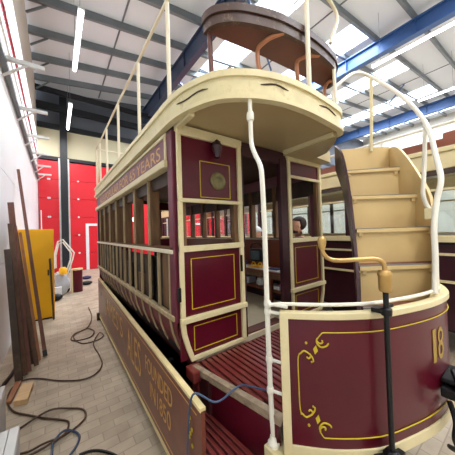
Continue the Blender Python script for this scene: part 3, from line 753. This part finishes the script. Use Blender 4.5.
lt = thing('case', (2.22, 2.70, 1.195), 'small dark violet case on the white board left of the work lamp', 'case')
MB().box(2.17, 2.29, 2.60, 2.78, 1.196, 1.25).build('case_body', PURP, lt, bevel=.01)
MB().box(2.165, 2.17, 2.67, 2.71, 1.215, 1.23).build('latch', PLASTB, lt)
nb = thing('notebook', (2.2, 2.02, 1.195), 'dark blue notebook lying on white paper at the bench end', 'book')
MB().box(2.16, 2.28, 1.93, 2.08, 1.20, 1.214).build('cover', PURP, nb, bevel=.002)
MB().box(2.162, 2.278, 1.932, 2.078, 1.1955, 1.20).build('pages', PLASTW, nb)
mg = thing('mug', (2.26, 2.34, .762), 'white mug under the bench inside the tram', 'mug')
MB().lathe((2.22, 2.28, .96), [(.03, 0), (.04, .01), (.042, .10), (.038, .10), (.036, .02), (0, .015)], 16).build('mug_body', PLASTW, mg)
MB().tube(smoothpath([(2.18, 2.28, 1.04), (2.155, 2.28, 1.03), (2.155, 2.28, .99), (2.18, 2.28, .98)], 3), .006, 6).build('handle', PLASTW, mg)
sf = MB().box(2.15, 2.35, 1.85, 3.2, .93, .955)
sf.build('bench_shelf', WOODI, T)
bxn = [(2.0, 'white paper bundle on the low shelf nearest the door', PLASTW, 'paper_bundle'), (2.55, 'grey box on the low shelf behind the white mug', PLASTG, 'box'), (2.85, 'black box on the low shelf furthest inside', PLASTB, 'box')]
for y, lab, m_, nm in bxn:
    tag(MB().box(2.17, 2.31, y-.09, y+.09, .959, 1.0 if nm != 'box' else 1.05).build(nm, m_, bevel=.006), lab, nm.replace('_', ' '))
bb = thing('bulb', (1.5, 4.6, 2.42), 'small lit round bulb hanging inside the tram saloon', 'lamp')
MB().lathe((1.2, 4.55, 1.93), [(0, 0), (.03, .01), (.045, .04), (.03, .075), (.012, .09)], 12).build('glass_bulb', BULB, bb)
MB().tube([(1.2, 4.55, 2.02), (1.2, 4.55, 2.455)], .006).build('cord', BLACK, bb)

# ------------------------------------------------------------------ tram behind, on the right
def back_tram():
    B = thing('tram', (5.0, 4.5, 0), 'cream and maroon tram with glazed windows standing behind the restored tram', 'tram')
    x0, x1, y0, y1 = 4.0, 6.1, -.2, 10.5
    MB().box(x0+.02, x1, y0, y1, .35, 1.44).build('body_panel', MAROOND, B)
    MB().box(x0-.02, x0+.02, y0, y1, 1.30, 1.33).box(x0-.02, x0+.02, y0, y1, .95, .98).build('beading', CREAM, B)
    MB().box(x0-.03, x0+.06, y0, y1, 1.47, 1.555).box(x1-.06, x1+.03, y0, y1, 1.47, 1.555).build('waist_rail', CREAM, B, bevel=.008)
    MB().box(x0-.02, x1, y0, y1, 1.44, 1.47).build('belt', BLACK, B)
    n = 15
    for k in range(n+1):
        y = y0+.03+k*(y1-y0-.06)/n
        for xx in (x0, x1-.06): MB().box(xx, xx+.06, y-.035, y+.035, 1.555, 2.35).build('window_post', MAROOND if k % 3 == 0 else WOODD, B)
        if k < n:
            y2 = y0+.03+(k+1)*(y1-y0-.06)/n
            for xx in (x0+.03, x1-.03):
                w_ = MB().box(xx, xx+.004, y+.035, y2-.035, 1.555, 2.35).build('window_pane', GLASS, B)
                MB().box(xx-.01, xx+.02, y+.035, y2-.035, 2.14, 2.17).build('transom', CREAM, w_)
    MB().box(x0-.01, x0+.06, y0, y1, 2.35, 2.41).box(x1-.06, x1, y0, y1, 2.35, 2.41).build('lintel', WOODD, B)
    MB().box(x0-.03, x0+.05, y0, y1, 2.41, 2.62).box(x1-.05, x1+.03, y0, y1, 2.41, 2.62).build('cantrail', CREAM, B, bevel=.01)
    MB().box(x0-.06, x1+.06, y0-.05, y1+.05, 2.62, 2.68).build('roof', CREAM, B, bevel=.01)
    MB().box(x0-.0, x0+.05, y0, y1, 2.70, 2.80).build('deck_edge_board', WOODI, B)
    MB().tube([(x0, y0, 2.98), (x0, y1, 2.98)], .02).build('deck_rail', WHITE, B)
    for k in range(8):
        y = y0+.1+k*1.5; MB().tube([(x0, y, 2.68), (x0, y, 2.98)], .016).build('rail_post', WHITE, B)
    for k in range(6): MB().box(x0+.5, x0+1.6, y0+.6+k*1.6, y0+1.0+k*1.6, 2.68, 3.02).build('deck_seat', WOODI, B, bevel=.02)
    MB().box(x0+.1, x1-.1, y0, y1, .30, .35).build('chassis', BLACK, B)
    for yy in (2.2, 4.2, 7.2):
        for xx in (x0+.3, x1-.4): MB().lathe((xx, yy, .33), [(.33, 0), (.33, .03), (.29, .03), (.29, .1)], 24, (1, 0, 0)).build('wheel', BLACK, B)
    MB().box(x1-.5, x1-.1, y0+.3, y1-.3, 1.0, 1.5).build('seat_back', WOODI, B)
back_tram()

# ------------------------------------------------------------------ people
def skinbody(name, nodes, edges, m, parent, root=0):
    me = bpy.data.meshes.new(name); me.from_pydata([n[0] for n in nodes], edges, [])
    o = bpy.data.objects.new(name, me); COL.objects.link(o)
    md = o.modifiers.new('skin', 'SKIN'); me.skin_vertices if hasattr(me, 'skin_vertices') else None
    if not me.skin_vertices: me.attributes.new if False else None
    lay = me.skin_vertices[0] if len(me.skin_vertices) else None
    if lay is None:
        bpy.context.view_layer.objects.active = o
    for i, n in enumerate(nodes):
        r = n[1] if isinstance(n[1], tuple) else (n[1], n[1])
        lay.data[i].radius = r; lay.data[i].use_root = (i == root)
    sb = o.modifiers.new('sub', 'SUBSURF'); sb.levels = 2; sb.render_levels = 2
    me.materials.append(m)
    bpy.context.view_layer.update()
    dg = bpy.context.evaluated_depsgraph_get(); dg.update()
    nm = bpy.data.meshes.new_from_object(o.evaluated_get(dg)); nm.name = name
    for p in nm.polygons: p.use_smooth = True
    bpy.data.objects.remove(o)
    o = bpy.data.objects.new(name, nm); COL.objects.link(o)
    if parent is not None: o.parent = parent
    return o
def ellip(mb, c, r, fn=None, nu=18, nv=14):
    vs = []; 
    for i in range(nv+1):
        a = -PI/2+PI*i/nv
        for j in range(nu):
            b = 2*PI*j/nu; d = Vector((math.cos(a)*math.cos(b), math.cos(a)*math.sin(b), math.sin(a)))
            s_ = fn(d) if fn else 1
            vs.append((c[0]+d.x*r[0]*s_, c[1]+d.y*r[1]*s_, c[2]+d.z*r[2]*s_))
    mb.add(vs, [(i*nu+j, i*nu+(j+1) % nu, (i+1)*nu+(j+1) % nu, (i+1)*nu+j) for i in range(nv) for j in range(nu)], True)
def person(loc, rot, h, label, shirt, trous, cap=False, tilt=.15):
    P = thing('person', (0, 0, 0), label, 'person')
    # built facing +x, height 1.75, feet on z=0
    N = [((0, 0, .95), (.13, .16)), ((0, 0, 1.12), (.11, .14)), ((0, 0, 1.30), (.12, .17)), ((.0, 0, 1.42), (.09, .13)), ((.0, 0, 1.50), .052), ((.02, 0, 1.58), .05),
         ((0, .19, 1.40), .055), ((0, .24, 1.12), .042), ((.14, .22, .93), .032), ((.2, .21, .88), (.018, .034)),
         ((0, -.19, 1.40), .055), ((0, -.24, 1.12), .042), ((.14, -.22, .93), .032), ((.2, -.21, .88), (.018, .034)),
         ((0, .09, .86), .085), ((.02, .10, .48), .058), ((0, .11, .10), .04), ((.12, .12, .035), (.03, .04)),
         ((0, -.09, .86), .085), ((.02, -.10, .48), .058), ((0, -.11, .10), .04), ((.12, -.12, .035), (.03, .04))]
    E = [(0, 1), (1, 2), (2, 3), (3, 4), (4, 5), (3, 6), (6, 7), (7, 8), (8, 9), (3, 10), (10, 11), (11, 12), (12, 13), (0, 14), (14, 15), (15, 16), (16, 17), (0, 18), (18, 19), (19, 20), (20, 21)]
    body = skinbody('body', N, E, SKIN, P)
    # face: nose, brow and chin shaped into the head surface; the head is joined into the body mesh
    hb = MB()
    def hf(d):
        s_ = 1.
        if d.x > .3 and abs(d.y) < .35:
            if -.25 < d.z < .15: s_ += .16*(1-abs(d.y)/.35)*(d.x)*(1-abs(d.z+.08)/.25 if abs(d.z+.08) < .25 else 0)
            if .15 < d.z < .4: s_ += .02
        if d.z < -.5 and d.x > .2: s_ += .10
        if d.z < -.2 and d.x < -.2: s_ -= .12
        if abs(d.y) > .4 and d.z < -.1: s_ -= .06
        return s_
    ellip(hb, (.02, 0, 1.655), (.098, .078, .118), hf, 28, 24)
    for sy in (-1, 1): ellip(hb, (.01, sy*.078, 1.645), (.018, .012, .032), None, 10, 8)
    hd = hb.build('tmp', SKIN)
    # hands: palm with five fingers
    hm = MB()
    for sy in (-1, 1):
        for q, L in enumerate((.07, .08, .075, .06)):
            y = sy*(.215+(q-1.5)*.019); hm.tube([(.20, y, .88), (.225, y, .85), (.225, y, .85-L*.5), (.205, y, .85-L*.8)], [.01, .009, .008, .006], 6)
        hm.tube([(.18, sy*.19, .89), (.21, sy*.165, .87), (.22, sy*.16, .83)], [.012, .01, .007], 6)
    hh = hm.build('tmp', SKIN)
    import bmesh
    bm = bmesh.new(); bm.from_mesh(body.data)
    for o in (hd, hh): bm.from_mesh(o.data)
    bm.to_mesh(body.data); bm.free()
    for o in (hd, hh): bpy.data.objects.remove(o)
    for p in body.data.polygons: p.use_smooth = True
    c2 = [(N[i][0], tuple(v+.012 for v in (N[i][1] if isinstance(N[i][1], tuple) else (N[i][1],)*2))) for i in (0, 1, 2, 3, 6, 7, 10, 11)]
    c2[5] = ((.0, .235, 1.16), c2[5][1]); c2[7] = ((.0, -.235, 1.16), c2[7][1])
    skinbody('shirt', c2, [(0, 1), (1, 2), (2, 3), (3, 4), (4, 5), (3, 6), (6, 7)], shirt, P)
    c3 = [(N[i][0], tuple(v+.012 for v in (N[i][1] if isinstance(N[i][1], tuple) else (N[i][1],)*2))) for i in (0, 14, 15, 16, 18, 19, 20)]
    skinbody('trousers', c3, [(0, 1), (1, 2), (2, 3), (0, 4), (4, 5), (5, 6)], trous, P)
    for sy in (-1, 1):
        s_ = MB(); ellip(s_, (.06, sy*.115, .045), (.15, .05, .05), None, 12, 8); q = s_.build('shoe', BLACK); q.parent = P
    g = MB()
    if cap:
        ellip(g, (.01, 0, 1.70), (.108, .09, .10), lambda d: 1 if d.z > -.05 else .75, 20, 14); g.box(.08, .19, -.06, .06, 1.69, 1.70)
        q = g.build('cap', PLASTW); q.parent = P
    else:
        ellip(g, (.0, 0, 1.685), (.108, .088, .105), lambda d: 1. if (d.z > .42 or d.x < -.12) else .78, 28, 20)
        q = g.build('hair', HAIR); q.parent = P
        g = MB(); ellip(g, (.055, 0, 1.572), (.058, .058, .034), None, 16, 10); q = g.build('beard', HAIR); q.parent = P
    ey = MB()
    for sy in (-1, 1): ellip(ey, (.104, sy*.03, 1.665), (.01, .012, .007), None, 8, 6)
    q = ey.build('eyes', BLACK); q.parent = P
    P.location = loc; P.rotation_euler = (0, 0, rot); P.scale = (h/1.775,)*3
    return P
person((3.0, 2.20, 0), math.radians(134), 1.88, 'dark haired bearded person in dark shirt facing left beyond the tram window', CLOTH, JEANS)
person((2.98, 3.10, 0), math.radians(190), 1.75, 'person in white cap and red top standing beyond the doorway window', CREDC, JEANS, cap=True)

# ------------------------------------------------------------------ things along the left wall
yc = thing('yellow_cabinet', (-.3, 6.25, 0), 'tall plain yellow metal cabinet against the left wall', 'cabinet')
MB().box(XW+.01, -.03, 6.12, 6.42, .03, 1.86).build('cabinet_body', YEL, yc, bevel=.006)
MB().box(XW+.03, -.05, 6.105, 6.12, .06, 1.83).build('door', YEL, yc, bevel=.004)
MB().box(-.14, -.12, 6.085, 6.105, .9, 1.02).build('handle', BLACK, yc)
MB().box(XW+.03, -.08, 6.14, 6.40, 0, .03).build('plinth', BLACK, yc)
def plank(p, q, w_, h_, m, lab, nm='plank', tip=None):
    o = thing(nm, (p[0], p[1], 0), lab, nm.replace('_', ' '), 'timber leaning on the left wall')
    MB().bar(p, q, w_, h_, (0, 1, 0)).build('board', m, o, bevel=.003)
    if tip: MB().bar(p, Vector(p)+(Vector(q)-Vector(p)).normalized()*.08, w_+.004, h_+.004, (0, 1, 0)).build('end_cap', BLACK, o)
    return o
plank((-.14, 4.22, .015), (-.55, 5.9, 3.0), .045, .03, PLANKR, 'long thin reddish pole leaning high on the wall across the yellow cabinet', 'pole', 1)
plank((-.30, 3.86, .02), (-.52, 4.62, 2.22), .07, .025, PLANKR, 'tallest brown plank of the stack leaning at the far left')
plank((-.225, 3.98, .02), (-.49, 4.70, 1.88), .05, .03, PLANK, 'narrow plank leaning right beside the tallest plank')
plank((-.37, 3.70, .02), (-.51, 4.2, 1.55), .07, .03, WOODD, 'dark short plank in front of the tallest plank')
plank((-.20, 4.12, .02), (-.45, 4.95, 1.78), .035, .03, SCROLL, 'pale orange batten leaning between the plank stack and cabinet')
plank((-.27, 4.06, .02), (-.53, 4.85, 1.95), .045, .03, WOODD, 'dark batten at the back of the plank stack')
plank((-.33, 3.80, .02), (-.50, 4.4, 1.9), .06, .03, PLANK, 'mid brown plank standing just right of the dark short plank')
plank((-.05, 5.95, .015), (-.1, 6.07, 1.25), .035, .03, WOODD, 'short dark stick leaning on the front of the yellow cabinet', 'stick')
plank((-.45, 12.6, .015), (-.50, 13.35, 2.9), .04, .03, ALU, 'thin pale pole leaning by the far red door', 'pole')
# plywood offcuts on the floor
tag(MB().hexa([(-.365, 3.22, 0), (-.255, 3.18, 0), (-.225, 3.50, 0), (-.325, 3.55, 0)], [(-.365, 3.22, .05), (-.255, 3.18, .05), (-.225, 3.50, .05), (-.325, 3.55, .05)]).build('wood_offcut', PLY, bevel=.003), 'pale plywood block lying on the floor inside the cable loop', 'offcut')
tag(MB().hexa([(-.43, 3.30, 0), (-.39, 3.28, 0), (-.345, 3.66, 0), (-.40, 3.68, 0)], [(-.43, 3.30, .035), (-.39, 3.28, .035), (-.345, 3.66, .035), (-.40, 3.68, .035)]).build('wood_offcut', SCROLL, bevel=.003), 'thin brown offcut beside the pale plywood block', 'offcut')
tag(MB().tube(smoothpath([(-.52, 3.60, .03), (-.49, 3.75, .03), (-.46, 3.9, .03), (-.44, 4.05, .03)], 4), .02).build('rubber_strap', BLACK), 'short black rubber strap on the floor by the plank feet', 'strap')
# two grey metal trestle tops at the lower left
def trestle(x0, x1, y0, y1, z, lab):
    t = thing('metal_step', ((x0+x1)/2, (y0+y1)/2, 0), lab, 'step', 'metal steps by the left wall')
    m1 = MB()
    n = 7; w_ = (x1-x0)/n
    for i in range(n): m1.box(x0+i*w_+.002, x0+(i+1)*w_-.002, y0, y1, z-.02, z)
    m1.box(x0, x1, y0+.005, y1-.005, z-.05, z-.015)
    m1.build('ribbed_top', ALU, t, bevel=.002)
    for xx in (x0+.01, x1-.03):
        for yy in (y0+.01, y1-.03): MB().box(xx, xx+.02, yy, yy+.02, .015, z-.05).build('leg', PLASTG, t)
    MB().box(x1-.012, x1-.0, y0+.02, y1-.02, .06, z-.05).build('side_panel', PLASTG, t)
    q = MB()
    for xx in (x0+.01, x1-.03):
        for yy in (y0+.01, y1-.03): q.box(xx-.003, xx+.023, yy-.003, yy+.023, 0, .02)
    q.build('foot', BLACK, t)
trestle(-.585, -.345, 2.2, 2.64, .5, 'further pale ribbed metal step at the left edge')
trestle(-.56, -.205, 1.45, 2.06, .48, 'nearer pale ribbed metal step at the bottom left corner')
# cables
cb = smoothpath([(.60, 6.4, .012), (.58, 5.6, .012), (.44, 5.0, .012), (.24, 4.85, .012), (.19, 4.56, .012), (.43, 4.5, .012), (.52, 4.75, .012), (.42, 4.95, .014), (.22, 4.72, .02), (.30, 4.35, .012), (.50, 4.30, .012), (.62, 4.42, .012), (.58, 4.58, .02), (.45, 4.2, .012), (.47, 3.75, .012), (.46, 3.45, .012), (.36, 3.28, .012), (.22, 3.26, .012), (.0, 3.42, .012), (-.18, 3.62, .012), (-.33, 3.70, .012), (-.415, 3.60, .012), (-.43, 3.37, .012), (-.36, 3.12, .012), (-.23, 2.95, .012), (-.10, 2.80, .012), (.0, 2.70, .012), (.07, 2.60, .012), (.03, 2.47, .012), (-.1, 2.46, .02), (-.2, 2.46, .012), (-.3, 2.5, .012)], 5)
tag(MB().tube(cb, .0085, 6).build('cable', CABLE), 'long brown cable looping across the paved floor', 'cable')
cb = smoothpath([(-.32, 2.75, .012), (-.25, 2.82, .012), (-.07, 2.87, .03), (.09, 2.80, .012), (.19, 2.70, .012), (.195, 2.57, .012), (.11, 2.49, .012), (-.0, 2.43, .03), (-.12, 2.42, .012), (-.3, 2.40, .012)], 5)
tag(MB().tube(cb, .0085, 6).build('cable', CABLE), 'shorter brown cable loop beside the nearer metal step', 'cable')
cb = smoothpath([(-.05, 2.30, .014), (-.04, 2.42, .02), (.02, 2.48, .035), (.08, 2.475, .02), (.135, 2.38, .012), (.11, 2.28, .012), (.05, 2.20, .012), (.0, 2.12, .012)], 5)
tag(MB().tube(cb, .009, 6).build('cable', BCABLE), 'blue-grey cable loop on the floor at the bottom edge', 'cable')
cb = smoothpath([(.12, 2.17, .012), (.2, 2.15, .012), (.28, 2.08, .012), (.36, 1.95, .012), (.42, 1.7, .02)], 5)
tag(MB().tube(cb, .01, 6).build('cable', BLACK), 'dark cable running on the floor towards the advertising board', 'cable')
cb = smoothpath([(.598, 1.28, .30), (.600, 1.26, .50), (.603, 1.24, .66), (.612, 1.22, .755), (.64, 1.20, .775), (.70, 1.13, .74), (.76, 1.12, .735), (.83, 1.12, .752), (.90, 1.11, .76), (.96, 1.02, .76), (1.02, .93, .76), (1.1, .86, .76)], 5)
tag(MB().tube(cb, .006, 6).build('cable', BCABLE), 'thin blue cable draped over the board onto the platform', 'cable')
# far aisle clutter
hx = thing('sack_truck', (.2, 8.6, 0), 'white bent-tube sack truck standing by the steel column', 'trolley')
MB().tube([(-.04, 8.6, .75), (-.03, 8.6, 1.15), (.06, 8.6, 1.55), (.18, 8.6, 1.6), (.46, 8.6, 1.18), (.42, 8.6, 1.0), (.28, 8.6, .55), (.26, 8.6, .05)], .02).build('frame', WHITE, hx)
MB().tube([(.0, 8.75, .75), (.0, 8.75, 1.12), (.08, 8.75, 1.48), (.18, 8.75, 1.52), (.40, 8.75, 1.15), (.37, 8.75, 1.0), (.24, 8.75, .55), (.22, 8.75, .05)], .018).build('frame', WHITE, hx)
for yy in (8.55, 8.8): MB().lathe((.24, yy, .09), [(.09, 0), (.09, .03)], 14, (0, 1, 0)).build('wheel', BLACK, hx)
bg = MB(); ellip(bg, (.08, 8.3, .32), (.26, .2, .32), lambda d: 1+.12*math.sin(7*d.x+3)*math.cos(6*d.z)+.08*math.sin(9*d.y), 20, 16)
tag(bg.build('plastic_bag', PLASTG), 'crumpled grey plastic bag slumped below the white sack truck', 'bag')
yb = MB(); yb.lathe((.16, 8.15, .62), [(.09, 0), (.1, .05), (.09, .16), (.05, .2)], 12)
tag(yb.build('yellow_tub', YEL), 'small yellow tub on top of the grey bag', 'tub')
tag(MB().box(-.06, .12, 7.95, 8.05, .02, .30).build('white_sheet', PLASTW, bevel=.01), 'small white panel leaning in front of the grey bag', 'panel')
sp_ = thing('cable_drum', (.52, 8.5, 0), 'maroon drum with pale round top standing on the floor', 'drum')
MB().lathe((.52, 8.5, .0), [(.14, 0), (.14, .66)], 20).build('drum_side', MAROON, sp_)
MB().lathe((.52, 8.5, .66), [(.15, 0), (.15, .04), (0, .04)], 20).build('drum_top', PLY, sp_)
MB().box(.36, .40, 8.34, 8.42, 0, .7).build('drum_edge', CREAM, sp_)
bk = MB(); ellip(bk, (-.02, 7.7, .09), (.16, .12, .09), None, 14, 8)
tag(bk.build('black_bag', BLACK), 'low black bag on the floor beside the yellow cabinet', 'bag')
for i, (x, y, lab) in enumerate(((.85, 9.4, 'small dark tool on the floor past the maroon drum'), (.95, 10.6, 'dark blue bundle on the floor near the red door'))):
    q = MB(); ellip(q, (x, y, .07), (.17, .12, .07), None, 12, 8)
    tag(q.build('bundle', PURP if i else PLASTB), lab, 'bundle')

# ------------------------------------------------------------------ light
def area(x, y, z, sx, sy, e, col=(1, 1, 1), rot=(0, 0, 0)):
    l = bpy.data.lights.new('hall_light', 'AREA'); l.shape = 'RECTANGLE'; l.size = sx; l.size_y = sy; l.energy = e; l.color = col
    o = bpy.data.objects.new('hall_light', l); COL.objects.link(o); o.location = (x, y, z); o.rotation_euler = rot
sl_ = -math.atan(.14)
PW = 85.
for a, b in STR:
    for y0, y1 in SY:
        area((a+b)/2, (y0+y1)/2, rz((a+b)/2)+.55, (b-a)*1.0, (y1-y0), PW*(b-a)*(y1-y0), (.93, .96, 1), (0, sl_, 0))
for x, y0, y1, z, e in ((.52, 5.65, 7.85, 6.5, 90), (.52, 10, 12.4, 6.5, 90), (10.1, .6, 3.75, 8, 110), (.9, -3.5, -1.2, 6.0, 120), (3.5, -3.5, -1.2, 6.5, 120)):  # tube lights; the last two are added behind the camera without fixtures
    area(x, (y0+y1)/2, z-.1, .1, y1-y0, e, (1, .98, .96))
W = bpy.data.worlds.new('world'); scene.world = W; W.use_nodes = True
W.node_tree.nodes['Background'].inputs['Color'].default_value = (.85, .92, 1, 1); W.node_tree.nodes['Background'].inputs['Strength'].default_value = 3.
vs = scene.view_settings; vs.view_transform = 'Standard'; vs.look = 'None'; vs.gamma = 1; vs.exposure = 0.; vs.use_curve_mapping = False
try: vs.use_white_balance = False
except Exception: pass
